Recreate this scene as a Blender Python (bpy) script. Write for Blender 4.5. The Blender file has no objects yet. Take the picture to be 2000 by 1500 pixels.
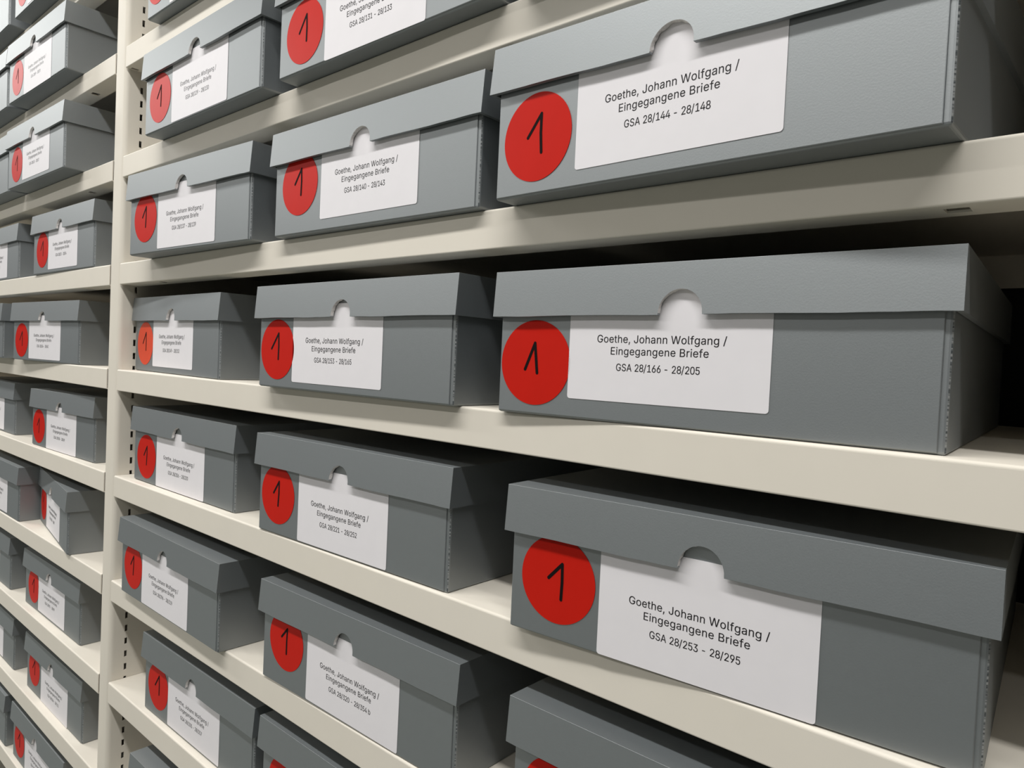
import bpy, bmesh, math, random
from mathutils import Vector

scene = bpy.context.scene
C = scene.collection

# ------------------------------------------------------------------ camera
cam_data = bpy.data.cameras.new('camera')
cam_data.sensor_fit = 'HORIZONTAL'
cam_data.sensor_width = 36.0
cam_data.lens = 1389.575 / 2000.0 * 36.0
cam_data.clip_start = 0.01
cam = bpy.data.objects.new('camera', cam_data)
cam.location = (1.19522, -0.43130, 0.04002)
cam.rotation_euler = (1.53967, -0.04577, 0.71868)
C.objects.link(cam)
scene.camera = cam

# ------------------------------------------------------------------ world, lamps, exposure
world = bpy.data.worlds.new('world')
scene.world = world
world.use_nodes = True
world.node_tree.nodes['Background'].inputs['Color'].default_value = (0.9, 0.95, 1.0, 1)
world.node_tree.nodes['Background'].inputs['Strength'].default_value = 0.02

scene.view_settings.view_transform = 'Standard'
scene.view_settings.look = 'None'
scene.view_settings.gamma = 1.0
scene.view_settings.use_curve_mapping = False
scene.view_settings.exposure = 0.17

LAMP_Z = 1.60
LAMP_Y = -0.80


def strip_lamp(x0, x1, watts, y=LAMP_Y, z=LAMP_Z):
    d = bpy.data.lights.new('strip_lamp', 'AREA')
    d.shape = 'RECTANGLE'
    d.size = x1 - x0
    d.size_y = 0.12
    d.energy = watts
    d.color = (1.0, 0.99, 0.97)
    o = bpy.data.objects.new('strip_lamp', d)
    o.location = ((x0 + x1) / 2, y, z)
    o.rotation_euler = (0, 0, 0)
    C.objects.link(o)
    return o


strip_lamp(-0.40, 2.2, 43.0)
strip_lamp(-5.2, -1.95, 85.0)
# added unseen row farther out: lower light to soften the shelf-lip shadows
strip_lamp(-1.2, 2.6, 22.0, y=-2.30)
strip_lamp(-5.4, -1.6, 55.0, y=-2.30)


# ------------------------------------------------------------------ materials
def material(name, color, rough=0.5, spec=0.5, noise=None, bump=None, ior=1.5):
    m = bpy.data.materials.new(name)
    m.use_nodes = True
    nt = m.node_tree
    b = nt.nodes['Principled BSDF']
    b.inputs['Base Color'].default_value = (*color, 1)
    b.inputs['Roughness'].default_value = rough
    b.inputs['Specular IOR Level'].default_value = spec
    b.inputs['IOR'].default_value = ior
    if noise or bump:
        tc = nt.nodes.new('ShaderNodeTexCoord')
    if noise:
        scale, amount, detail = noise
        n = nt.nodes.new('ShaderNodeTexNoise')
        n.inputs['Scale'].default_value = scale
        n.inputs['Detail'].default_value = detail
        nt.links.new(tc.outputs['Object'], n.inputs['Vector'])
        r = nt.nodes.new('ShaderNodeMapRange')
        r.inputs['From Min'].default_value = 0.25
        r.inputs['From Max'].default_value = 0.75
        r.inputs['To Min'].default_value = 1 - amount
        r.inputs['To Max'].default_value = 1 + amount
        nt.links.new(n.outputs['Fac'], r.inputs['Value'])
        mx = nt.nodes.new('ShaderNodeVectorMath')
        mx.operation = 'SCALE'
        mx.inputs[0].default_value = color
        nt.links.new(r.outputs['Result'], mx.inputs['Scale'])
        nt.links.new(mx.outputs['Vector'], b.inputs['Base Color'])
    if bump:
        scale, strength, dist = bump
        n2 = nt.nodes.new('ShaderNodeTexNoise')
        n2.inputs['Scale'].default_value = scale
        n2.inputs['Detail'].default_value = 4
        nt.links.new(tc.outputs['Object'], n2.inputs['Vector'])
        bp = nt.nodes.new('ShaderNodeBump')
        bp.inputs['Strength'].default_value = strength
        bp.inputs['Distance'].default_value = dist
        nt.links.new(n2.outputs['Fac'], bp.inputs['Height'])
        nt.links.new(bp.outputs['Normal'], b.inputs['Normal'])
    return m


BOARD = (0.036, 0.045, 0.052)
M_board = material('grey_board', BOARD, 0.56, 0.5, (190, 0.06, 5), (900, 0.12, 0.0004), ior=3.5)
M_core = material('board_cut_edge', (0.74, 0.71, 0.69), 0.8, 0.2, (600, 0.18, 3))
M_paper = material('label_paper', (0.80, 0.775, 0.795), 0.6, 0.25, (60, 0.01, 2))
M_red = material('red_sticker_film', (0.545, 0.013, 0.006), 0.5, 0.5, (40, 0.03, 2), ior=1.2)
M_red_glare = material('glare_painted_sticker_film', (0.72, 0.075, 0.030), 0.5, 0.2, (40, 0.03, 2))  # red film turned orange: the glare on it is put into the colour
M_ink = material('printed_ink', (0.012, 0.011, 0.013), 0.5, 0.3)
M_marker = material('marker_ink', (0.008, 0.005, 0.005), 0.8, 0.1)
M_steel = material('cream_enamel', (0.745, 0.695, 0.607), 0.6, 0.22, (25, 0.012, 2), (1400, 0.05, 0.0003))
M_wall = material('painted_wall', (0.27, 0.27, 0.26), 0.8, 0.3, (8, 0.03, 3))
M_ceiling = material('white_ceiling', (0.75, 0.75, 0.73), 0.85, 0.2, (8, 0.02, 3))
M_floor = material('grey_linoleum', (0.27, 0.28, 0.25), 0.5, 0.4, (30, 0.12, 4))
M_dark = material('back_wall_painted_shade', (0.03, 0.03, 0.028), 0.8, 0.2, (8, 0.03, 3))  # near-black colour stands in for the deep shade behind the boxes

M_board.node_tree.nodes['Principled BSDF'].inputs['Specular Tint'].default_value = (0.965, 1.0, 1.005, 1)
M_fold = material('scuffed_highlight_fold', (0.46, 0.48, 0.49), 0.7, 0.4, (400, 0.25, 3))  # fold wear plus the lid edge's highlight, both in this pale colour

# scuffed corner seam: board with pale fibre dashes along the fold
M_seam = material('scuffed_corner_seam', BOARD, 0.7, 0.3)
nt = M_seam.node_tree
tc = nt.nodes.new('ShaderNodeTexCoord')
mp = nt.nodes.new('ShaderNodeMapping')
mp.inputs['Scale'].default_value = (60, 60, 700)
nz = nt.nodes.new('ShaderNodeTexNoise')
nz.inputs['Scale'].default_value = 1.0
nz.inputs['Detail'].default_value = 2
cr = nt.nodes.new('ShaderNodeValToRGB')
cr.color_ramp.elements[0].position = 0.40
cr.color_ramp.elements[0].color = (0.07, 0.08, 0.085, 1)
cr.color_ramp.elements[1].position = 0.58
cr.color_ramp.elements[1].color = (0.30, 0.31, 0.31, 1)
nt.links.new(tc.outputs['Object'], mp.inputs['Vector'])
nt.links.new(mp.outputs['Vector'], nz.inputs['Vector'])
nt.links.new(nz.outputs['Fac'], cr.inputs['Fac'])
nt.links.new(cr.outputs['Color'], nt.nodes['Principled BSDF'].inputs['Base Color'])


# ------------------------------------------------------------------ helpers
def link_mesh(name, bm, mats, parent=None, smooth=False):
    me = bpy.data.meshes.new(name)
    bm.normal_update()
    bm.to_mesh(me)
    bm.free()
    for m in (mats if isinstance(mats, (list, tuple)) else [mats]):
        me.materials.append(m)
    if smooth:
        for p in me.polygons:
            p.use_smooth = True
    return link_data(name, me, parent)


def link_data(name, me, parent=None):
    o = bpy.data.objects.new(name, me)
    C.objects.link(o)
    if parent is not None:
        o.parent = parent
    return o


def tag(o, label, cat, group=None):
    o['label'] = label
    o['category'] = cat
    if group:
        o['group'] = group


def box_into(bm, x0, x1, y0, y1, z0, z1):
    v = [bm.verts.new(p) for p in ((x0, y0, z0), (x1, y0, z0), (x1, y1, z0), (x0, y1, z0),
                                   (x0, y0, z1), (x1, y0, z1), (x1, y1, z1), (x0, y1, z1))]
    for f in ((0, 3, 2, 1), (4, 5, 6, 7), (0, 1, 5, 4), (1, 2, 6, 5), (2, 3, 7, 6), (3, 0, 4, 7)):
        bm.faces.new([v[i] for i in f])
    return v


def extrude_x(bm, prof, x0, x1):
    """prof: closed list of (y, z); extruded along x with end caps."""
    a = [bm.verts.new((x0, y, z)) for y, z in prof]
    b = [bm.verts.new((x1, y, z)) for y, z in prof]
    n = len(prof)
    for i in range(n):
        j = (i + 1) % n
        bm.faces.new((a[i], a[j], b[j], b[i]))
    bm.faces.new(list(reversed(a)))
    bm.faces.new(b)


def arc(cx, cy, r, a0, a1, n):
    return [(cx + r * math.cos(a0 + (a1 - a0) * i / n), cy + r * math.sin(a0 + (a1 - a0) * i / n)) for i in range(n + 1)]


# ------------------------------------------------------------------ the room
def structure(name, x0, x1, y0, y1, z0, z1, m):
    bm = bmesh.new()
    box_into(bm, x0, x1, y0, y1, z0, z1)
    o = link_mesh(name, bm, m)
    o['kind'] = 'structure'
    return o


FLOOR_Z = -1.30
CEIL_Z = 1.75
structure('floor', -6.0, 3.2, -3.55, 0.6, FLOOR_Z - 0.05, FLOOR_Z, M_floor)
structure('ceiling', -6.0, 3.2, -3.55, 0.6, CEIL_Z, CEIL_Z + 0.05, M_ceiling)
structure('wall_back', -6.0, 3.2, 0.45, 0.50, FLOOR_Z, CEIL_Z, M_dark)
structure('wall_front', -6.0, 3.2, -3.55, -3.50, FLOOR_Z, CEIL_Z, M_wall)

# ------------------------------------------------------------------ shelving
LIP = 0.0331
DEPTH = 0.40
POST_W = 0.042
BAY = 1.247
T = 0.0014
LEVEL = dict(X=0.6655, Y=0.4987, Z=0.3309, A=0.1655, B=0.0, C=-0.1667, D=-0.3327, E=-0.4961, F=-0.6620, G=-0.8275)


def upright(x_right, label):
    """hollow folded post with a row of slots down both flanks, its base on the floor."""
    bm = bmesh.new()
    xl, xr = x_right - POST_W, x_right
    z0, z1 = FLOOR_Z, 1.15
    r = 0.007
    ys, ye = 0.0225, 0.0265
    front = arc(xl + r, r, r, math.pi, 1.5 * math.pi, 5) + arc(xr - r, r, r, 1.5 * math.pi, 2 * math.pi, 5)
    pts = [(xl, ys)] + front + [(xr, ys)]
    rings = [[bm.verts.new((x, y, z)) for x, y in pts] for z in (z0, z1)]
    for i in range(len(pts) - 1):
        bm.faces.new((rings[0][i], rings[0][i + 1], rings[1][i + 1], rings[1][i])).smooth = True
    back = [(xr, ye), (xr, DEPTH), (xl, DEPTH), (xl, ye)]
    rb = [[bm.verts.new((x, y, z)) for x, y in back] for z in (z0, z1)]
    for i in range(3):
        bm.faces.new((rb[0][i], rb[0][i + 1], rb[1][i + 1], rb[1][i]))
    for x, sgn in ((xl, 1), (xr, -1)):
        zs = [z0]
        z = 0.3962 - 0.0208 * math.floor((0.3962 - z0 - 0.02) / 0.0208)
        while z < z1 - 0.01:
            zs += [z - 0.0050, z + 0.0050]
            z += 0.0208
        zs.append(z1)
        for i in range(len(zs) - 1):
            if i % 2 == 0:
                bm.faces.new([bm.verts.new(p) for p in ((x, ys, zs[i]), (x, ye, zs[i]), (x, ye, zs[i + 1]), (x, ys, zs[i + 1]))])
            else:   # the punched slot's sheet edge
                a, b = zs[i], zs[i + 1]
                xi = x + sgn * 0.0015
                for q in (((x, ys, a), (xi, ys, a), (xi, ys, b), (x, ys, b)), ((x, ye, a), (xi, ye, a), (xi, ye, b), (x, ye, b)),
                          ((x, ys, a), (xi, ys, a), (xi, ye, a), (x, ye, a)), ((x, ys, b), (xi, ys, b), (xi, ye, b), (x, ye, b))):
                    bm.faces.new([bm.verts.new(p) for p in q])
    o = link_mesh('shelf_upright', bm, M_steel)
    o.location = (0, 0, 0)
    tag(o, label, 'shelf post')
    return o


def shelf_mesh():
    bm = bmesh.new()
    r, d = 0.0022, DEPTH - 0.002
    prof = [(d, 0.0)]
    prof += [(y, z) for y, z in arc(r, -r, r, 0.5 * math.pi, math.pi, 5)]
    prof += [(y, z) for y, z in arc(0.0012, -LIP + 0.0012, 0.0012, math.pi, 1.5 * math.pi, 3)]
    prof += [(0.004, -LIP), (0.004, -LIP + T), (T, -LIP + T), (T, -T), (d - T, -T), (d - T, -LIP), (d, -LIP)]
    extrude_x(bm, prof, 0.0004, BAY - 0.0004)
    # bottom return flange with punched holes
    holes = [(0.003, 0.009, 0.006, 0.0165), (0.122, 0.134, 0.0085, 0.0205)]
    holes += [(BAY - b, BAY - a, c, e) for a, b, c, e in holes]
    xs = sorted({0.0004, BAY - 0.0004} | {h[0] for h in holes} | {h[1] for h in holes})
    ycuts = sorted({0.004, 0.030} | {h[2] for h in holes} | {h[3] for h in holes})

    def hole(x, y):
        return any(h[0] < x < h[1] and h[2] < y < h[3] for h in holes)
    z0, z1 = -LIP, -LIP + T
    for i in range(len(xs) - 1):
        for j in range(len(ycuts) - 1):
            xa, xb, ya, yb = xs[i], xs[i + 1], ycuts[j], ycuts[j + 1]
            if not hole((xa + xb) / 2, (ya + yb) / 2):
                box_into(bm, xa, xb, ya, yb, z0, z1)
    # stiffening hat section under the deck, and end cheeks
    box_into(bm, 0.0004, 0.0004 + T, 0.03, d - T, -LIP, -T)
    box_into(bm, BAY - 0.0004 - T, BAY - 0.0004, 0.03, d - T, -LIP, -T)
    me = bpy.data.meshes.new('steel_shelf')
    bm.normal_update()
    bm.to_mesh(me)
    bm.free()
    me.materials.append(M_steel)
    return me


upright(0.0, 'cream steel upright between the two shelving bays, slots down its side')
upright(BAY + POST_W, 'cream steel upright closing the near shelving bay at its far right end')
upright(-BAY - POST_W, 'cream steel upright at the far left end of the left bay')

SHELF_ME = shelf_mesh()
near_label = {
    'X': 'cream steel shelf of the near bay, topmost',
    'Y': 'cream steel shelf of the near bay under the topmost boxes beside the upright',
    'Z': 'cream steel shelf of the near bay carrying box 28/131 - 28/133',
    'A': 'cream steel shelf of the near bay carrying box 28/144 - 28/148',
    'B': 'cream steel shelf of the near bay carrying box 28/166 - 28/205',
    'C': 'cream steel shelf of the near bay carrying box 28/253 - 28/295',
    'D': 'cream steel shelf of the near bay carrying box 28/320 - 28/354 b',
    'E': 'cream steel shelf of the near bay, lowest with its white lip in view',
    'F': 'cream steel shelf of the near bay under the lowest boxes',
}
far_label = {
    'X': 'cream steel shelf of the left bay, topmost, cut by the photo corner',
    'Y': 'cream steel shelf of the left bay, second from top',
    'Z': 'cream steel shelf of the left bay, third from top',
    'A': 'cream steel shelf of the left bay, fourth from top',
    'B': 'cream steel shelf of the left bay, fifth from top',
    'C': 'cream steel shelf of the left bay, next above the twisted box',
    'D': 'cream steel shelf of the left bay under the twisted box',
    'E': 'cream steel shelf of the left bay, next below the twisted box',
    'F': 'cream steel shelf of the left bay, second from the bottom of the photo',
    'G': 'cream steel shelf of the left bay in the bottom left corner',
}
for k, lab in near_label.items():
    if k == 'X':
        continue
    o = link_data('steel_shelf', SHELF_ME)
    o.location = (0.0, 0, LEVEL[k])
    tag(o, lab, 'shelf', 'shelves of the near bay')
for k, lab in far_label.items():
    o = link_data('steel_shelf', SHELF_ME)
    o.location = (-POST_W - BAY, 0, LEVEL[k])
    tag(o, lab, 'shelf', 'shelves of the left bay')

# ------------------------------------------------------------------ archive boxes
W, D, H, HL = 0.320, 0.36, 0.1120, 0.0356
INS, OFF = 0.00425, 0.0046
BODY_H = 0.1035


def lid_mesh(seed):
    """telescope lid, origin at the middle of its top: skirts of doubled board, thumb notch in front."""
    rng = random.Random(seed)
    bm = bmesh.new()
    w2, d2 = W / 2, D / 2
    t, tt = 0.0036, 0.0018
    na, nr = -W / 2 + 0.1600, 0.0157
    ph = rng.uniform(0, 6)

    def wob(x):
        return 0.00022 * math.sin(55 * x + ph) + rng.uniform(-0.00012, 0.00012)
    left = [-w2 + (na - nr + w2) * i / 12 for i in range(13)]
    right = [na + nr + (w2 - na - nr) * i / 14 for i in range(15)]
    out, inn, kind = [], [], []
    for i, x in enumerate(left):
        z = -HL + (0 if i in (0,) else wob(x))
        out.append((x, z)); inn.append((max(x, -w2 + t), z)); kind.append(0)
    m = 22
    for i in range(0, m + 1):
        a = math.pi - math.pi * i / m
        x, z = na + nr * math.cos(a), -HL + 0.0012 + 1.02 * nr * math.sin(a)
        rag = rng.uniform(-0.0007, 0.0005) if 0 < i < m else 0
        out.append((x, z))
        inn.append((na + (nr + rag) * math.cos(a), -HL + 0.0012 + 1.02 * (nr + rag) * math.sin(a)))
        kind.append(1)
    for i, x in enumerate(right):
        z = -HL + (0 if i == len(right) - 1 else wob(x))
        out.append((x, z)); inn.append((min(x, w2 - t), z)); kind.append(0)
    n = len(out)
    fl = 0.0028     # the skirt flares out a little towards its lower edge
    vo = [bm.verts.new((x, -d2 + fl * (1 + z / HL) - fl * 0.3, z)) for x, z in out]
    vi = [bm.verts.new((x, -d2 + t + fl * (1 + z / HL) - fl * 0.3, z)) for x, z in inn]
    otl, otr = bm.verts.new((-w2, -d2 + 0.7 * fl, 0)), bm.verts.new((w2, -d2 + 0.7 * fl, 0))
    itl, itr = bm.verts.new((-w2 + t, -d2 + t + 0.6 * fl, -tt)), bm.verts.new((w2 - t, -d2 + t + 0.6 * fl, -tt))
    obl, obr = bm.verts.new((-w2, d2, 0)), bm.verts.new((w2, d2, 0))
    obl2, obr2 = bm.verts.new((-w2, d2, -HL)), bm.verts.new((w2, d2, -HL))
    ibl, ibr = bm.verts.new((-w2 + t, d2 - t, -tt)), bm.verts.new((w2 - t, d2 - t, -tt))
    ibl2, ibr2 = bm.verts.new((-w2 + t, d2 - t, -HL)), bm.verts.new((w2 - t, d2 - t, -HL))
    bm.faces.new([otl] + vo + [otr])
    bm.faces.new(list(reversed([itl] + vi + [itr])))
    for i in range(n - 1):
        f = bm.faces.new((vo[i], vi[i], vi[i + 1], vo[i + 1]))
        f.material_index = 1 if (kind[i] and kind[i + 1]) else 0
    bm.faces.new((otl, otr, obr, obl))
    bm.faces.new((itl, ibl, ibr, itr))
    bm.faces.new((obl, obr, obr2, obl2)); bm.faces.new((ibl, ibl2, ibr2, ibr))
    bm.faces.new((otl, obl, obl2, vo[0])); bm.faces.new((itl, vi[0], ibl2, ibl))
    bm.faces.new((otr, vo[-1], obr2, obr)); bm.faces.new((itr, ibr, ibr2, vi[-1]))
    bm.faces.new((vo[0], obl2, ibl2, vi[0])); bm.faces.new((vo[-1], vi[-1], ibr2, obr2)); bm.faces.new((obl2, obr2, ibr2, ibl2))
    bmesh.ops.recalc_face_normals(bm, faces=bm.faces[:])
    bm.edges.ensure_lookup_table()

    def edge(a, b):
        return bm.edges.get((a, b))
    sel = [edge(otl, otr), edge(otr, obr), edge(obr, obl), edge(obl, otl), edge(otl, vo[0]), edge(otr, vo[-1]), edge(obl, obl2), edge(obr, obr2)]
    low = [edge(vo[i], vo[i + 1]) for i in range(n - 1) if not (kind[i] and kind[i + 1])]
    bmesh.ops.bevel(bm, geom=[e for e in sel + low if e], offset=0.0019, segments=3, affect='EDGES', profile=0.55, clamp_overlap=True)
    for f in bm.faces:
        nrm = f.normal
        c = f.calc_center_median()
        if f.material_index == 0 and 0.45 < nrm.x < 0.9 and nrm.y < -0.15 and abs(nrm.z) < 0.3 and c.x > 0:
            f.material_index = 2
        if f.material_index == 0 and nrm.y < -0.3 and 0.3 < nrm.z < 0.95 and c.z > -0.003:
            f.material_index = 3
    me = bpy.data.meshes.new('lid')
    bm.normal_update()
    bm.to_mesh(me)
    bm.free()
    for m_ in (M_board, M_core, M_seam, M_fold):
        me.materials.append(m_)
    return me


def body_mesh():
    """open tray with a glued-on front panel that stops short of the right corner; origin at the middle of its base."""
    bm = bmesh.new()
    x0, x1 = -W / 2 + INS, W / 2 - INS
    yf, yb = -D / 2 + OFF, D / 2 - OFF
    t = 0.0025
    y0 = yf + 0.0009
    o = [bm.verts.new(p) for p in ((x0, y0, 0), (x1, y0, 0), (x1, yb, 0), (x0, yb, 0), (x0, y0, BODY_H), (x1, y0, BODY_H), (x1, yb, BODY_H), (x0, yb, BODY_H))]
    i = [bm.verts.new(p) for p in ((x0 + t, y0 + t, t), (x1 - t, y0 + t, t), (x1 - t, yb - t, t), (x0 + t, yb - t, t),
                                   (x0 + t, y0 + t, BODY_H), (x1 - t, y0 + t, BODY_H), (x1 - t, yb - t, BODY_H), (x0 + t, yb - t, BODY_H))]
    bm.faces.new((o[3], o[2], o[1], o[0]))
    bm.faces.new((i[0], i[1], i[2], i[3]))
    for a, b in ((0, 1), (1, 2), (2, 3), (3, 0)):
        bm.faces.new((o[a], o[b], o[b + 4], o[a + 4]))
        bm.faces.new((i[b], i[a], i[a + 4], i[b + 4]))
        bm.faces.new((o[a + 4], o[b + 4], i[b + 4], i[a + 4]))
    sel = [bm.edges.get((o[a], o[b])) for a, b in ((0, 4), (1, 5), (2, 6), (3, 7), (0, 1), (1, 2), (2, 3), (3, 0))]
    bmesh.ops.bevel(bm, geom=sel, offset=0.0020, segments=3, affect='EDGES', profile=0.5)
    for f in bm.faces:
        c = f.calc_center_median()
        if 0.45 < f.normal.x < 0.9 and f.normal.y < -0.1 and abs(f.normal.z) < 0.3 and c.x > x1 - 0.004:
            f.material_index = 1
    bm2 = bmesh.new()
    v = box_into(bm2, x0 + 0.0015, x1 - 0.0042, yf, yf + 0.0012, 0.0012, BODY_H - 0.001)
    e = [bm2.edges.get((v[a], v[b])) for a, b in ((0, 1), (0, 4), (1, 5), (4, 5))]
    bmesh.ops.bevel(bm2, geom=e, offset=0.0006, segments=2, affect='EDGES', profile=0.5)
    tmp = bpy.data.meshes.new('tmp')
    bm2.to_mesh(tmp)
    bm2.free()
    bm.from_mesh(tmp)
    bpy.data.meshes.remove(tmp)
    me = bpy.data.meshes.new('box_body')
    bm.normal_update()
    bm.to_mesh(me)
    bm.free()
    me.materials.append(M_board)
    me.materials.append(M_seam)
    return me


LW, LH, LT = 0.1492, 0.0822, 0.0003


def paper_mesh():
    """white label with rounded corners, origin at its lower left corner, face towards -y."""
    bm = bmesh.new()
    r = 0.0022
    pts = arc(r, r, r, math.pi, 1.5 * math.pi, 4) + arc(LW - r, r, r, 1.5 * math.pi, 2 * math.pi, 4) \
        + arc(LW - r, LH - r, r, 0, 0.5 * math.pi, 4) + arc(r, LH - r, r, 0.5 * math.pi, math.pi, 4)
    a = [bm.verts.new((x, -LT, z)) for x, z in pts]
    b = [bm.verts.new((x, 0, z)) for x, z in pts]
    bm.faces.new(a)
    n = len(pts)
    for i in range(n):
        bm.faces.new((a[(i + 1) % n], a[i], b[i], b[(i + 1) % n]))
    me = bpy.data.meshes.new('paper_label')
    bm.normal_update()
    bm.to_mesh(me)
    bm.free()
    me.materials.append(M_paper)
    return me


SR = 0.0327


def sticker_mesh(mat):
    bm = bmesh.new()
    n = 64
    a = [bm.verts.new((SR * math.cos(2 * math.pi * i / n), -LT, SR * math.sin(2 * math.pi * i / n))) for i in range(n)]
    b = [bm.verts.new((v.co.x, 0, v.co.z)) for v in a]
    bm.faces.new(a)
    for i in range(n):
        bm.faces.new((a[(i + 1) % n], a[i], b[i], b[(i + 1) % n]))
    me = bpy.data.meshes.new('red_sticker')
    bm.normal_update()
    bm.to_mesh(me)
    bm.free()
    me.materials.append(mat)
    return me


def stroke_into(bm, pts, r):
    """felt-pen stroke: a flat ribbon with round ends just proud of the sticker."""
    y = -LT - 0.00012
    for (ax, az), (bx, bz) in zip(pts[:-1], pts[1:]):
        ang = math.atan2(bz - az, bx - ax)
        ring = arc(bx, bz, r, ang - math.pi / 2, ang + math.pi / 2, 8) + arc(ax, az, r, ang + math.pi / 2, ang + 1.5 * math.pi, 8)
        bm.faces.new([bm.verts.new((x, y, z)) for x, z in ring])
        y -= 0.00002


def numeral_mesh(pl, pt, pb, bend=0.0):
    bm = bmesh.new()
    mid = ((pt[0] + pb[0]) / 2 + bend, (pt[1] + pb[1]) / 2)
    stroke_into(bm, [pl, pt, mid, pb], 0.00128)
    me = bpy.data.meshes.new('handwritten_numeral')
    bm.normal_update()
    bm.to_mesh(me)
    bm.free()
    me.materials.append(M_marker)
    return me


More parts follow.
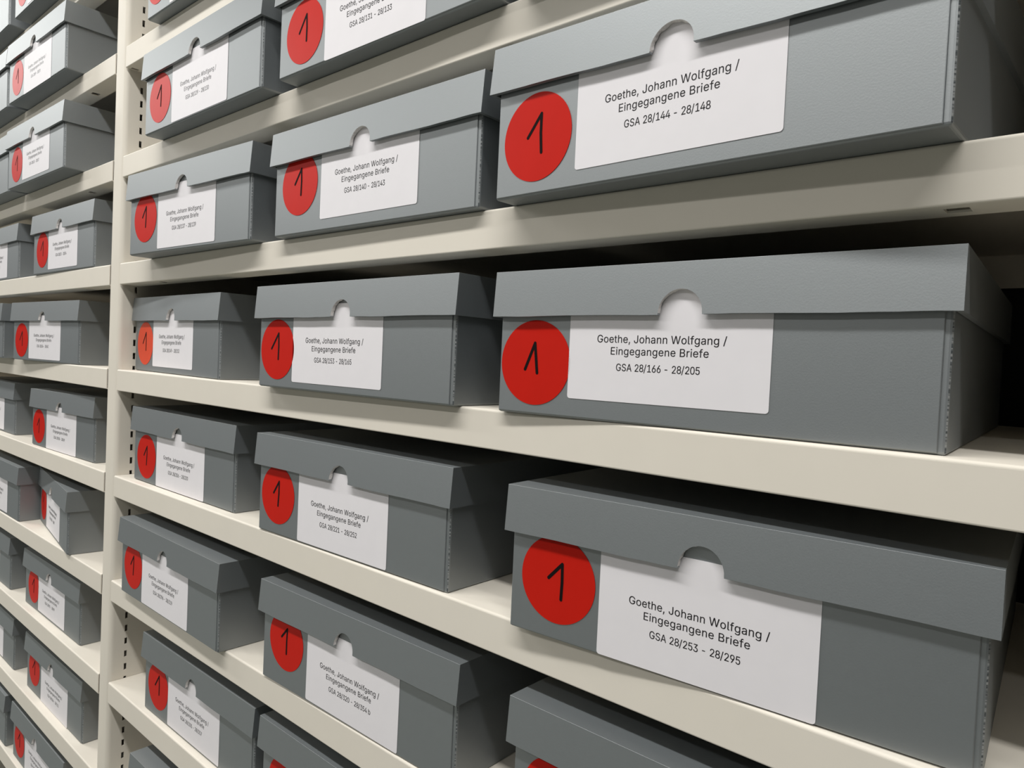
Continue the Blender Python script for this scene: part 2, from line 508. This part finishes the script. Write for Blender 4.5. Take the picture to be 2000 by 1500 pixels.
# lettering: outlines of a plain grotesque, 1/1000 of the type size; (advance, loops of x, y)
GLYPHS = {
    ',': (188, [[38,-119,68,71,137,71,84,-119]]),
    '-': (453, [[337,244,337,188,114,188,114,244]]),
    '/': (250, [[235,533,71,-76,14,-76,178,533]]),
    '0': (453, [[227,-7,191,-3,158,7,130,24,105,48,85,77,69,113,57,155,50,202,48,254,50,306,57,353,69,395,85,431,106,461,130,484,159,502,191,512,227,516,262,512,295,502,323,484,348,461,368,431,384,395,396,353,403,306,405,254,403,202,396,155,384,113,368,77,348,48,323,24,295,7,263,-3],[227,50,250,52,271,60,290,74,306,92,320,116,330,144,338,176,342,213,344,254,342,295,338,332,330,365,320,393,306,416,290,435,271,449,250,457,227,460,203,457,182,449,163,435,147,416,134,393,123,365,115,332,111,295,109,254,111,213,115,176,123,144,134,116,147,92,163,74,182,60,203,52]]),
    '1': (453, [[76,0,76,55,391,55,391,0],[276,509,276,0,212,0,212,448,209,448,86,358,86,427,198,509]]),
    '2': (453, [[64,0,64,47,234,229,252,248,268,266,282,282,294,298,303,312,311,327,316,341,319,356,320,371,319,389,315,405,308,419,298,431,287,441,273,449,258,455,241,458,224,460,205,458,188,454,172,447,159,438,148,427,139,413,132,398,128,381,127,362,66,362,68,391,75,418,86,442,102,464,121,482,143,496,168,507,196,513,225,516,254,513,281,507,306,497,328,482,346,465,361,445,372,423,379,398,381,372,380,354,377,336,371,318,363,299,351,280,336,259,317,235,294,209,267,180,153,60,153,57,389,57,389,0]]),
    '3': (453, [[218,-7,188,-5,159,1,133,10,108,22,88,38,70,57,57,79,48,104,44,132,109,132,112,115,118,100,126,87,137,76,150,66,165,59,182,54,200,51,219,50,239,51,258,55,275,61,291,69,304,80,315,93,323,108,328,125,329,145,328,163,323,180,316,196,306,211,292,223,275,234,254,241,229,246,201,248,157,248,157,299,288,448,288,452,70,452,70,509,372,509,372,461,211,278,211,289,247,290,279,286,308,276,333,262,354,244,371,222,383,198,391,173,393,145,390,116,383,90,370,66,354,45,333,27,309,12,281,2,251,-5]]),
    '4': (453, [[40,105,40,158,247,509,311,509,109,166,109,163,413,163,413,105],[282,0,282,121,282,146,282,318,343,318,343,0]]),
    '5': (453, [[221,-7,192,-5,165,1,140,11,118,25,99,41,83,60,71,82,63,105,60,130,122,130,125,115,130,102,138,89,148,78,160,68,173,60,188,54,204,51,221,50,241,51,259,56,276,64,291,75,304,89,314,104,322,122,326,141,328,162,326,183,321,203,314,221,303,237,290,251,275,262,257,270,238,275,218,277,201,276,184,273,167,268,152,262,139,255,128,246,67,253,96,509,366,509,366,452,151,452,134,301,136,301,148,311,162,318,178,325,194,330,212,333,229,334,252,332,274,328,294,321,313,311,330,299,345,285,358,269,370,251,379,231,386,210,390,187,391,163,388,132,381,102,369,76,352,52,332,32,309,15,282,3,253,-4]]),
    '6': (453, [[226,-7,196,-4,168,3,142,15,119,31,100,51,84,74,73,101,66,130,64,162,65,187,71,212,80,239,93,268,112,302,137,340,252,509,322,509,151,261,145,261,151,270,157,279,165,288,174,295,184,302,196,307,208,311,221,313,235,314,265,312,291,305,316,295,337,280,355,262,370,240,380,215,387,187,389,157,387,127,379,98,368,73,352,50,333,30,310,14,284,3,257,-4],[226,48,245,50,263,55,279,63,293,73,304,86,314,101,322,119,326,137,327,157,326,178,322,196,314,213,304,228,293,241,279,251,263,259,245,264,226,265,207,264,190,259,174,252,160,241,148,229,138,214,131,197,126,179,125,158,126,138,131,119,138,102,148,86,160,73,174,63,190,55,207,50]]),
    '7': (453, [[97,0,323,448,323,452,62,452,62,509,391,509,391,449,165,0]]),
    '8': (453, [[226,-7,193,-5,163,1,136,11,111,25,91,42,74,62,62,84,54,109,52,135,53,156,58,176,65,195,75,212,87,228,101,241,117,252,134,260,153,265,153,267,129,276,109,289,93,308,80,330,73,354,70,380,73,405,79,429,90,450,106,469,124,485,146,498,170,508,197,514,226,516,255,514,282,508,306,498,328,485,346,469,361,450,373,429,379,405,382,380,379,354,372,330,359,308,343,289,323,276,300,267,300,265,319,260,335,252,351,241,365,228,377,212,387,195,395,176,399,156,401,135,398,109,391,84,378,62,362,42,341,25,317,11,289,1,259,-5],[226,49,248,50,267,54,285,60,300,69,313,79,323,91,331,106,335,121,337,139,335,157,330,173,322,189,312,202,298,213,283,223,265,230,247,234,226,235,206,234,187,230,169,223,154,213,140,202,130,189,122,173,117,157,115,139,117,121,121,106,129,91,139,79,152,69,167,60,185,54,205,50],[226,290,244,291,260,294,274,300,287,308,298,318,307,330,314,344,318,359,319,376,318,392,314,407,308,420,299,432,288,442,275,449,260,455,244,459,226,460,208,459,192,455,177,449,164,442,153,432,145,420,138,407,134,392,133,376,134,359,138,344,145,330,154,318,165,308,178,300,193,294,209,291]]),
    '9': (453, [[226,516,256,513,285,506,310,494,333,478,352,458,368,434,380,408,387,378,389,347,387,322,382,296,373,270,359,240,340,207,315,168,200,0,130,0,301,248,307,248,302,238,295,229,287,221,278,214,268,207,257,202,245,198,232,195,218,195,188,197,161,203,137,214,116,229,98,247,83,269,72,294,66,321,64,352,66,382,73,411,85,436,101,459,120,479,143,494,168,506,196,513],[226,460,207,459,190,454,174,446,160,435,148,423,138,407,131,390,127,372,125,352,127,331,131,313,138,295,148,280,160,268,174,257,190,250,207,245,226,243,245,245,263,249,279,257,293,267,305,280,314,295,322,312,326,330,327,350,326,371,322,390,314,407,305,422,293,435,279,446,263,454,245,459]]),
    'A': (480, [[16,0,201,509,276,509,463,0,395,0,287,302,280,323,272,346,264,372,255,402,244,438,232,478,245,478,233,437,222,402,213,371,204,345,197,322,191,302,85,0],[110,142,110,199,370,199,370,142]]),
    'B': (457, [[60,0,60,509,241,509,274,507,304,501,329,491,350,477,367,461,381,442,390,421,396,398,398,374,397,353,393,336,387,320,378,307,368,295,356,286,343,278,329,272,315,267,315,262,331,260,347,254,363,245,378,234,391,220,402,203,411,184,416,161,418,136,416,111,410,88,400,67,386,48,368,31,344,18,317,8,284,2,247,0],[125,57,245,57,281,60,309,67,330,80,344,96,353,115,355,137,354,153,350,169,342,184,333,197,320,209,306,218,289,225,269,229,248,231,125,231],[125,285,238,285,256,287,273,290,288,296,302,304,314,314,323,326,330,340,335,355,336,372,333,393,326,412,313,429,294,442,270,449,240,452,125,452]]),
    'E': (419, [[60,0,60,509,372,509,372,452,125,452,125,286,355,286,355,229,125,229,125,57,375,57,375,0]]),
    'G': (521, [[269,-7,225,-3,185,7,149,25,118,49,91,79,69,116,53,157,43,203,40,254,43,305,53,352,69,393,91,429,117,459,149,484,184,501,223,512,265,516,291,514,316,510,340,504,363,494,384,483,403,469,421,453,436,436,449,416,460,395,468,373,474,349,408,349,402,365,395,379,387,393,378,406,368,417,356,427,344,436,330,443,315,448,300,453,283,455,265,456,236,453,209,445,183,432,160,414,141,392,125,364,113,332,106,295,103,254,106,213,113,177,125,145,141,117,161,95,184,76,210,63,238,56,269,53,296,55,322,61,345,71,365,85,382,102,396,123,407,147,413,173,415,202,434,199,283,199,283,256,478,256,478,200,475,160,466,124,451,91,431,62,406,38,377,19,344,5,308,-4]]),
    'J': (397, [[185,-7,143,-2,106,11,75,33,52,63,38,100,33,145,33,173,98,173,98,145,100,117,108,93,122,74,139,61,160,53,185,50,209,53,230,61,248,74,261,93,269,117,272,145,272,509,336,509,336,145,332,100,318,63,294,33,263,11,227,-2]]),
    'S': (447, [[224,-9,188,-7,156,-1,128,9,102,23,81,40,64,60,51,83,42,109,38,137,104,137,108,118,114,102,123,88,136,76,150,66,166,59,185,53,204,50,224,49,246,50,267,54,286,60,303,69,317,79,329,92,338,106,344,122,346,139,344,154,340,168,332,179,322,189,310,197,296,205,280,211,263,217,245,222,184,239,145,253,112,269,86,289,67,313,56,341,52,372,54,400,62,425,75,448,92,468,113,484,138,498,165,508,195,514,227,516,259,514,289,508,316,498,340,484,360,468,377,449,390,427,398,403,401,378,337,378,332,402,320,421,302,437,280,449,254,456,225,459,204,457,185,454,167,448,152,440,139,430,129,418,121,405,117,391,115,376,117,359,122,345,131,334,142,324,155,315,169,308,184,302,198,297,212,293,264,279,279,275,295,270,312,264,328,256,344,248,359,238,372,226,384,213,395,198,402,180,407,161,408,139,406,112,399,87,386,64,370,43,349,25,323,11,294,0,261,-7]]),
    'W': (687, [[155,0,16,509,82,509,163,196,167,179,172,162,175,145,179,128,183,111,187,94,190,76,194,58,197,40,189,40,193,58,196,76,200,94,203,111,207,128,211,145,215,162,220,179,224,196,306,509,380,509,462,196,466,179,470,162,474,145,478,128,482,111,486,94,490,76,494,58,497,40,488,40,492,58,495,76,499,94,503,111,506,128,510,145,515,162,519,179,523,196,603,509,670,509,530,0,455,0,368,323,362,345,357,368,351,391,346,417,341,445,336,475,350,475,345,446,340,420,335,395,330,371,324,347,318,323,230,0]]),
    'a': (390, [[160,-9,137,-7,115,-3,94,5,76,15,60,29,48,45,38,63,32,84,30,108,32,128,36,146,43,161,53,174,64,184,78,193,92,200,108,206,125,211,143,214,161,217,178,220,200,223,218,225,234,227,247,229,257,231,265,235,271,240,274,246,276,255,276,257,275,272,272,285,267,297,260,307,251,315,240,322,227,327,212,330,196,331,178,330,163,327,149,322,137,316,127,309,118,301,110,292,104,283,100,274,41,291,51,313,64,331,79,346,95,358,114,368,133,375,153,380,173,383,194,384,208,384,223,382,239,379,255,375,271,369,286,360,300,350,312,336,322,320,330,301,335,278,337,251,337,0,277,0,277,52,272,52,267,43,260,34,252,25,242,16,229,8,215,1,199,-4,181,-7],[170,45,192,47,211,51,228,59,242,68,254,80,263,93,270,108,274,122,276,138,276,190,272,187,267,184,259,182,251,180,241,178,231,176,221,174,210,173,200,171,191,170,182,169,175,168,161,166,147,163,134,159,122,153,112,147,103,139,97,130,93,118,92,105,93,93,96,82,102,72,109,64,119,57,130,52,142,48,156,46]]),
    'b': (425, [[229,-8,208,-7,189,-3,172,4,159,12,147,21,138,31,130,41,123,50,118,59,112,59,112,0,53,0,53,509,114,509,114,319,118,319,123,327,130,336,137,346,147,355,158,364,171,373,188,379,207,383,229,384,259,382,287,374,313,361,335,342,354,320,370,293,381,261,388,227,390,189,388,151,381,116,370,84,355,57,336,34,313,16,288,3,260,-6],[220,47,242,49,262,55,279,66,294,80,306,97,316,117,323,139,327,163,328,189,327,215,323,239,316,261,307,281,295,298,280,311,262,322,243,328,220,330,198,328,178,322,161,312,147,299,134,282,125,263,118,241,114,216,113,189,114,162,118,138,125,115,135,95,147,78,162,65,179,55,198,49]]),
    'e': (404, [[212,-8,177,-5,145,3,117,16,92,35,72,58,56,85,44,116,37,150,34,187,36,224,44,258,55,290,71,317,91,340,115,359,142,373,172,382,205,384,226,383,246,380,266,374,285,366,303,355,319,341,334,324,347,305,357,282,365,256,370,227,371,194,371,169,75,169,75,221,338,221,310,202,308,226,304,248,298,269,288,286,277,301,263,314,246,323,227,328,205,330,183,328,164,323,146,313,131,301,119,286,109,270,102,251,97,231,96,211,96,178,98,151,102,127,110,106,121,88,135,73,151,61,169,53,190,48,212,46,227,47,241,49,254,53,265,58,276,65,285,73,294,82,300,93,306,105,365,91,358,72,348,55,335,39,320,26,302,14,283,4,261,-3,237,-7]]),
    'f': (254, [[228,379,228,327,6,327,6,379],[81,0,81,432,82,452,87,470,96,486,107,499,120,510,135,519,152,525,169,529,187,530,201,530,212,529,222,527,231,525,238,523,243,521,227,468,224,470,220,471,215,472,209,473,202,474,195,474,178,472,164,468,154,460,147,449,143,435,142,419,142,0]]),
    'g': (425, [[207,-151,180,-149,156,-146,134,-140,114,-132,97,-122,82,-110,70,-97,59,-84,51,-69,101,-41,107,-49,114,-57,122,-66,131,-74,142,-82,154,-88,169,-93,187,-96,207,-97,236,-95,261,-87,282,-75,298,-58,308,-34,311,-6,311,68,306,68,301,60,294,51,287,41,277,32,266,23,252,16,236,10,217,6,195,5,165,7,138,14,113,27,90,43,71,65,55,90,43,120,36,154,34,191,36,229,43,263,55,293,71,320,90,342,112,361,138,374,166,382,196,384,218,383,237,379,253,373,267,365,279,356,288,346,296,336,302,327,308,319,313,319,313,379,372,379,372,-9,370,-40,363,-67,350,-90,334,-109,314,-124,291,-136,265,-144,237,-149],[205,59,227,61,246,66,264,75,278,87,290,103,300,121,307,142,311,166,312,193,311,219,307,242,300,264,291,283,279,299,264,312,247,322,227,328,205,330,182,328,163,322,145,312,130,298,118,282,109,262,102,241,98,218,96,193,98,167,102,144,109,123,118,104,131,88,145,76,163,66,183,61]]),
    'h': (410, [[114,227,114,0,53,0,53,509,114,509,114,287,102,287,116,319,132,344,152,362,175,374,200,382,227,384,252,383,275,377,295,369,313,356,328,340,341,321,350,298,355,271,357,240,357,0,296,0,296,235,293,263,286,286,273,304,256,318,235,326,210,329,192,328,176,324,161,317,147,308,136,297,126,283,119,266,115,248]]),
    'i': (167, [[53,0,53,379,114,379,114,0],[84,443,73,444,63,448,54,455,47,463,43,472,41,483,43,494,47,504,54,512,63,518,73,522,84,524,95,522,105,518,114,512,121,504,125,494,126,483,125,472,121,463,114,455,105,448,95,444]]),
    'l': (190, [[139,-2,112,0,91,8,74,20,62,37,55,59,53,84,53,509,114,509,114,99,114,83,117,71,120,62,126,57,135,53,146,52,152,52,157,52,160,53,164,53,167,54,170,54,181,3,175,1,169,0,162,-1,154,-2,147,-2]]),
    'n': (410, [[114,227,114,0,53,0,53,379,112,379,112,287,102,287,116,319,132,344,152,362,175,374,200,382,227,384,252,383,275,377,295,369,313,356,328,340,341,321,350,298,355,271,357,240,357,0,296,0,296,235,293,263,286,286,273,304,256,318,235,326,210,329,192,328,176,324,161,317,147,308,136,297,126,283,119,266,115,248]]),
    'o': (416, [[207,-8,174,-5,144,3,117,16,93,35,72,58,56,85,44,116,37,150,34,187,37,225,44,260,56,291,72,318,93,341,117,360,144,374,174,382,207,384,241,382,271,374,299,360,323,341,343,318,359,291,371,260,379,225,381,187,379,150,371,116,359,85,343,58,323,35,299,16,271,3,241,-5],[207,46,231,49,252,55,270,66,285,80,298,97,307,117,314,139,318,163,319,187,318,212,314,236,307,258,298,278,285,296,270,310,252,321,231,328,207,330,184,328,163,321,145,310,130,296,118,278,108,258,102,236,98,212,96,187,98,163,102,139,108,117,118,97,130,80,145,66,163,55,184,49]]),
    'r': (260, [[53,0,53,379,112,379,112,321,115,321,124,339,137,354,152,367,171,377,191,383,213,385,218,385,223,385,229,384,235,384,240,384,243,384,243,322,241,323,236,324,230,324,223,325,215,326,207,326,190,324,174,321,159,315,146,306,135,296,126,284,119,269,115,254,114,237,114,0]]),
    't': (228, [[204,379,204,327,6,327,6,379],[65,471,126,471,126,98,127,83,130,70,136,61,144,55,156,51,170,50,175,50,180,50,185,51,191,52,197,53,202,54,213,2,207,0,200,-2,192,-3,184,-3,176,-4,168,-4,138,-1,113,7,92,21,77,41,68,64,65,93]]),
}
SPACE = 188
CAP = 509.0
_glyph_cache = {}


def glyph_geo(ch):
    """filled flat faces of one character: a plain stroke outline is one n-gon, an outline with counters is filled as a curve."""
    if ch not in _glyph_cache:
        loops = [[(l[2 * i], l[2 * i + 1]) for i in range(len(l) // 2)] for l in GLYPHS[ch][1]]
        area = [sum(p[i - 1][0] * p[i][1] - p[i][0] * p[i - 1][1] for i in range(len(p))) for p in loops]
        if ch in '4eG':
            co, fs = [], []
            for p in loops:
                fs.append([len(co) + i for i in range(len(p))][::-1])
                co += p
            _glyph_cache[ch] = (co, fs)
            return _glyph_cache[ch]
        cu = bpy.data.curves.new('glyph', 'CURVE')
        cu.dimensions = '2D'
        cu.fill_mode = 'FRONT'
        for p in loops:
            sp = cu.splines.new('POLY')
            sp.points.add(len(p) - 1)
            for i, (x, y) in enumerate(p):
                sp.points[i].co = (x / 1000, y / 1000, 0, 1)
            sp.use_cyclic_u = True
        ob = bpy.data.objects.new('glyph', cu)
        C.objects.link(ob)
        bpy.context.view_layer.update()
        me = bpy.data.meshes.new_from_object(ob.evaluated_get(bpy.context.evaluated_depsgraph_get()))
        _glyph_cache[ch] = ([(v.co.x * 1000, v.co.y * 1000) for v in me.vertices], [list(p.vertices) for p in me.polygons])
        bpy.data.objects.remove(ob)
        bpy.data.curves.remove(cu)
        bpy.data.meshes.remove(me)
    return _glyph_cache[ch]


L1_TXT, L2_TXT = 'Goethe, Johann Wolfgang /', 'Eingegangene Briefe'
REF3 = 'GSA 28/166 - 28/205'


for _c in '0123456789':      # set the figures a little tighter
    GLYPHS[_c] = (GLYPHS[_c][0] - 45, GLYPHS[_c][1])


def natural(text):
    return sum(SPACE if c == ' ' else GLYPHS[c][0] for c in text)


def lettering_mesh(sig):
    bm = bmesh.new()
    y = -LT - 0.00008
    for text, ref, width, cap, x0, base in ((L1_TXT, L1_TXT, 0.0970, 0.0054, 0.0236, 0.0420),
                                            (L2_TXT, L2_TXT, 0.0740, 0.0053, 0.0350, 0.0335),
                                            (sig, REF3, 0.0631, 0.0051, 0.0402, 0.0221)):
        s = cap / CAP
        q = min(1.0, 0.97 * width / (natural(ref) * s))     # condense when the line would overrun
        sx = s * q
        track = (width - natural(ref) * sx) / (len(ref) - 1)
        x = x0
        for ch in text:
            if ch == ' ':
                x += SPACE * sx + track
                continue
            co, fs = glyph_geo(ch)
            for dx, dy in ((-0.00005, 0.0), (0.00005, -0.00002)):      # printed a touch heavier
                vs = [bm.verts.new((x + px * sx + dx, y + dy, base + pz * s)) for px, pz in co]
                for f in fs:
                    bm.faces.new([vs[i] for i in f])
            x += GLYPHS[ch][0] * sx + track
    me = bpy.data.meshes.new('lettering')
    bm.normal_update()
    bm.to_mesh(me)
    bm.free()
    me.materials.append(M_ink)
    return me


LIDS = [lid_mesh(s) for s in range(5)]
BODY = body_mesh()
PAPER = paper_mesh()
STICKER = sticker_mesh(M_red)
STICKER_GLARE = sticker_mesh(M_red_glare)
NUM_DEF = [((-0.0085, 0.0008), (0.0030, 0.0160), (0.0032, -0.0115)),
           ((-0.0080, 0.0015), (0.0025, 0.0155), (0.0015, -0.0120)),
           ((-0.0090, 0.0000), (0.0035, 0.0165), (0.0042, -0.0105))]
NUM_ME = [numeral_mesh(*p, bend=0.0006) for p in NUM_DEF]

_count = 0


def archive_box(level, x, y, yaw, roll, label, sig, dot=(0.0500, 0.0440), lab=(0.0860, 0.0045), tilt=0.0, num=None, group='', film=None, plain=False):
    global _count
    _count += 1
    rng = random.Random(_count * 7)
    root = bpy.data.objects.new('archive_box', None)
    root.empty_display_size = 0.05
    c, s = math.cos(yaw), math.sin(yaw)
    root.location = (x + W / 2 * c - D / 2 * s, y + W / 2 * s + D / 2 * c, LEVEL[level])
    root.rotation_euler = (0, 0, yaw)
    C.objects.link(root)
    tag(root, label, 'archive box', group)
    link_data('box_body', BODY, root)
    lid = link_data('lid', LIDS[_count % 5], root)
    lid.location = (0, 0, H)
    lid.rotation_euler = (0, -roll, 0)
    if plain:
        return root
    yf = -D / 2 + OFF - 0.00005
    st = link_data('red_sticker', film or STICKER, root)
    st.location = (-W / 2 + dot[0], yf, dot[1])
    nm = link_data('handwritten_numeral', num if num is not None else NUM_ME[rng.randrange(3)], st)
    pl = link_data('paper_label', PAPER, root)
    pl.location = (-W / 2 + lab[0], yf, lab[1])
    pl.rotation_euler = (0, -tilt, 0)
    link_data('lettering', lettering_mesh(sig), pl)
    return root


G_N, G_L = 'archive boxes in the near bay', 'archive boxes in the left bay'


def near(level, x, y, yaw, roll, sig, label, **k):
    return archive_box(level, x, y, yaw, roll, label, 'GSA ' + sig, group=G_N, **k)


def far(level, x, y, yaw, roll, sig, label, **k):
    return archive_box(level, x, y, yaw, roll, label, 'GSA ' + sig, group=G_L, **k)


# near bay, right column
near('A', 0.8061, -0.0252, -0.0279, -0.0301, '28/144 - 28/148', 'large grey archive box marked 28/144 - 28/148 at top right', dot=(0.0455, 0.0423), lab=(0.0826, 0.0122),
     num=numeral_mesh((-0.0087, 0.0006), (0.0039, 0.0164), (0.0050, -0.0120), -0.0006))
near('B', 0.8067, -0.0122, 0.0527, 0.0063, '28/166 - 28/205', 'large grey archive box marked 28/166 - 28/205 beside the dark gap', dot=(0.0400, 0.0403), lab=(0.0713, 0.0150),
     num=numeral_mesh((-0.0090, -0.0054), (-0.0004, 0.0150), (0.0026, -0.0078), 0.0))
near('C', 0.8325, -0.0158, 0.0621, 0.0036, '28/253 - 28/295', 'large grey archive box marked 28/253 - 28/295 at lower right', dot=(0.0480, 0.0458), lab=(0.0842, 0.0012),
     num=numeral_mesh((-0.0078, 0.0003), (0.0039, 0.0126), (0.0040, -0.0138), 0.0004))
near('D', 0.8414, -0.0129, 0.0, -0.0010, '28/364 - 28/378', 'grey archive box cut off by the bottom edge, below box 28/253 - 28/295', dot=(0.0480, 0.0460))
near('Z', 0.8120, -0.0240, 0.0, 0.0, '28/134 - 28/136', 'grey archive box just beyond the top edge, over box 28/144 - 28/148', dot=(0.0480, 0.0420))
# near bay, middle column
near('Z', 0.4805, -0.0262, 0.0100, -0.0032, '28/131 - 28/133', 'grey archive box marked 28/131 - 28/133 cut by the top edge', dot=(0.0512, 0.0400), lab=(0.0880, 0.0008))
near('A', 0.4651, -0.0164, 0.0085, -0.0037, '28/140 - 28/143', 'grey archive box marked 28/140 - 28/143 left of box 28/144 - 28/148', dot=(0.0522, 0.0525), lab=(0.0912, 0.0118))
near('B', 0.4469, -0.0187, 0.0105, 0.0035, '28/153 - 28/165', 'grey archive box marked 28/153 - 28/165 in the middle of the photo', dot=(0.0415, 0.0419), lab=(0.0715, 0.0080),
     num=numeral_mesh((-0.0110, 0.0007), (0.0022, 0.0175), (0.0027, -0.0105), 0.0006))
near('C', 0.4351, -0.0061, 0.0167, 0.0027, '28/221 - 28/252', 'grey archive box marked 28/221 - 28/252 left of box 28/253 - 28/295', dot=(0.0432, 0.0452), lab=(0.0840, 0.0022))
near('D', 0.4556, -0.0065, 0.0118, 0.0009, '28/320 - 28/354 b', 'grey archive box marked 28/320 - 28/354 b at bottom middle', dot=(0.0515, 0.0533), lab=(0.0917, 0.0030), tilt=-0.008,
     num=numeral_mesh((-0.0088, 0.0028), (0.0020, 0.0140), (0.0013, -0.0138), -0.0004))
near('E', 0.4517, 0.0004, 0.0, -0.0009, '28/379 - 28/392', 'grey archive box cut off by the bottom edge, below box 28/320 - 28/354 b', dot=(0.0520, 0.0480))
# near bay, column beside the upright
near('Y', 0.1131, -0.0205, 0.0, 0.0, '28/123 - 28/125', 'grey archive box beside the upright with only its bottom in view at the top edge', dot=(0.0375, 0.0466), lab=(0.0770, 0.0030))
near('Z', 0.1350, -0.0277, 0.0003, 0.0032, '28/129 - 28/130', 'grey archive box marked 28/129 - 28/130 beside the upright, uppermost with readable label', dot=(0.0520, 0.0429), lab=(0.0890, 0.0026))
near('A', 0.1099, -0.0341, 0.0414, -0.0021, '28/137 - 28/139', 'grey archive box marked 28/137 - 28/139 beside the upright, jutting out', dot=(0.0515, 0.0485), lab=(0.0885, 0.0044))
near('B', 0.0030, 0.0190, -0.0574, -0.0058, '28/149 - 28/152', 'grey archive box with the glare-painted sticker, pushed against the upright', dot=(0.0482, 0.0427), lab=(0.0812, 0.0090), film=STICKER_GLARE)
near('C', 0.0380, 0.0084, 0.0014, -0.0017, '28/206 - 28/220', 'grey archive box beside the upright on the shelf below the glare-painted sticker', dot=(0.0488, 0.0396), lab=(0.0845, 0.0014))
near('D', 0.0550, -0.0116, -0.0132, -0.0012, '28/296 - 28/319', 'grey archive box marked 28/296 - 28/319 left of box 28/320 - 28/354 b', dot=(0.0484, 0.0470), lab=(0.0820, 0.0028))
near('E', 0.1131, 0.0037, 0.0024, -0.0023, '28/355 - 28/357', 'grey archive box marked 28/355 - 28/357 near the bottom left', dot=(0.0495, 0.0455), lab=(0.0825, 0.0034))
near('F', 0.1324, -0.0178, 0.0, 0.0, '28/398 - 28/410', 'grey archive box of which only the lid corner shows at the bottom edge')

# left bay, boxes beside the upright
far('X', -0.4956, -0.0315, 0.0, 0.0, '28/1 - 28/3', 'grey archive box in the upper left corner with only its lower front in view', dot=(0.0560, 0.0440))
far('Y', -0.4989, -0.0371, 0.0145, -0.0039, '28/9 - 28/10', 'grey archive box left of the upright, uppermost one whole in view', dot=(0.0570, 0.0404), lab=(0.0960, 0.0006))
far('Z', -0.4869, -0.0381, 0.0099, -0.0036, '28/15 - 28/17', 'grey archive box left of the upright, level with box 28/129 - 28/130', dot=(0.0585, 0.0411), lab=(0.0930, 0.0073))
far('A', -0.4262, -0.0085, 0.0103, -0.0019, '28/23 - 28/24', 'grey archive box left of the upright, level with box 28/137 - 28/139', dot=(0.0560, 0.0446), lab=(0.0895, 0.0065))
far('B', -0.4956, -0.0213, 0.0620, 0.0014, '28/34 - 28/43', 'grey archive box left of the upright, level with the glare-painted sticker', dot=(0.0485, 0.0389), lab=(0.0867, 0.0044))
far('C', -0.4514, 0.0030, 0.0281, 0.0090, '28/58 - 28/69', 'grey archive box left of the upright, right above the twisted box', dot=(0.0417, 0.0389), lab=(0.0838, 0.0012))
far('D', -0.4995, 0.0345, -0.1420, 0.0, '28/78 - 28/87', 'grey archive box standing twisted at an angle on its shelf', dot=(0.0500, 0.0440), lab=(0.0865, 0.0050))
far('E', -0.4930, 0.0093, 0.0048, 0.0066, '28/92 - 28/99', 'grey archive box left of the upright, right below the twisted box', dot=(0.0570, 0.0445), lab=(0.0865, 0.0047))
far('F', -0.4673, 0.0088, 0.0029, 0.0056, '28/104 - 28/111', 'grey archive box left of the upright, second below the twisted box', dot=(0.0500, 0.0490), lab=(0.0925, 0.0008))
far('G', -0.5310, 0.0038, -0.0006, -0.0017, '28/116 - 28/121', 'grey archive box lowest in the bottom left corner with its sticker in view', dot=(0.0480, 0.0450))

# left bay, next boxes along, cut by the left edge of the photograph
P = [('X', -0.8461, -0.0320, 0.0, 'sliver of a grey archive box at the left edge, topmost'),
     ('Y', -0.8285, -0.0356, -0.0007, 'sliver of a grey archive box at the left edge, second from top'),
     ('Z', -0.8159, -0.0338, 0.0, 'sliver of a grey archive box at the left edge, third from top'),
     ('A', -0.8534, -0.0042, -0.0020, 'grey archive box at the left edge, right end only, level with the 28/137 box'),
     ('B', -0.8632, -0.0258, -0.0003, 'thin sliver of a grey archive box at the left edge, level with the glare-painted sticker'),
     ('C', -0.9227, 0.0134, -0.0008, 'grey archive box at the left edge, right end only, next above the twisted box row'),
     ('D', -0.8174, -0.0029, -0.0012, 'grey archive box at the left edge, just left of the twisted box'),
     ('E', -0.9006, 0.0064, 0.0038, 'grey archive box at the left edge, right end only, next below the twisted box row'),
     ('F', -0.8720, 0.0093, -0.0009, 'grey archive box at the left edge, right end only, second below the twisted box row'),
     ('G', -0.8833, 0.0000, -0.0008, 'sliver of a grey archive box at the left edge, lowest')]
for i, (lv, x, y, roll, lab) in enumerate(P):
    far(lv, x, y, 0.0, roll, '28/%d - 28/%d' % (5 + 11 * i, 7 + 12 * i), lab)
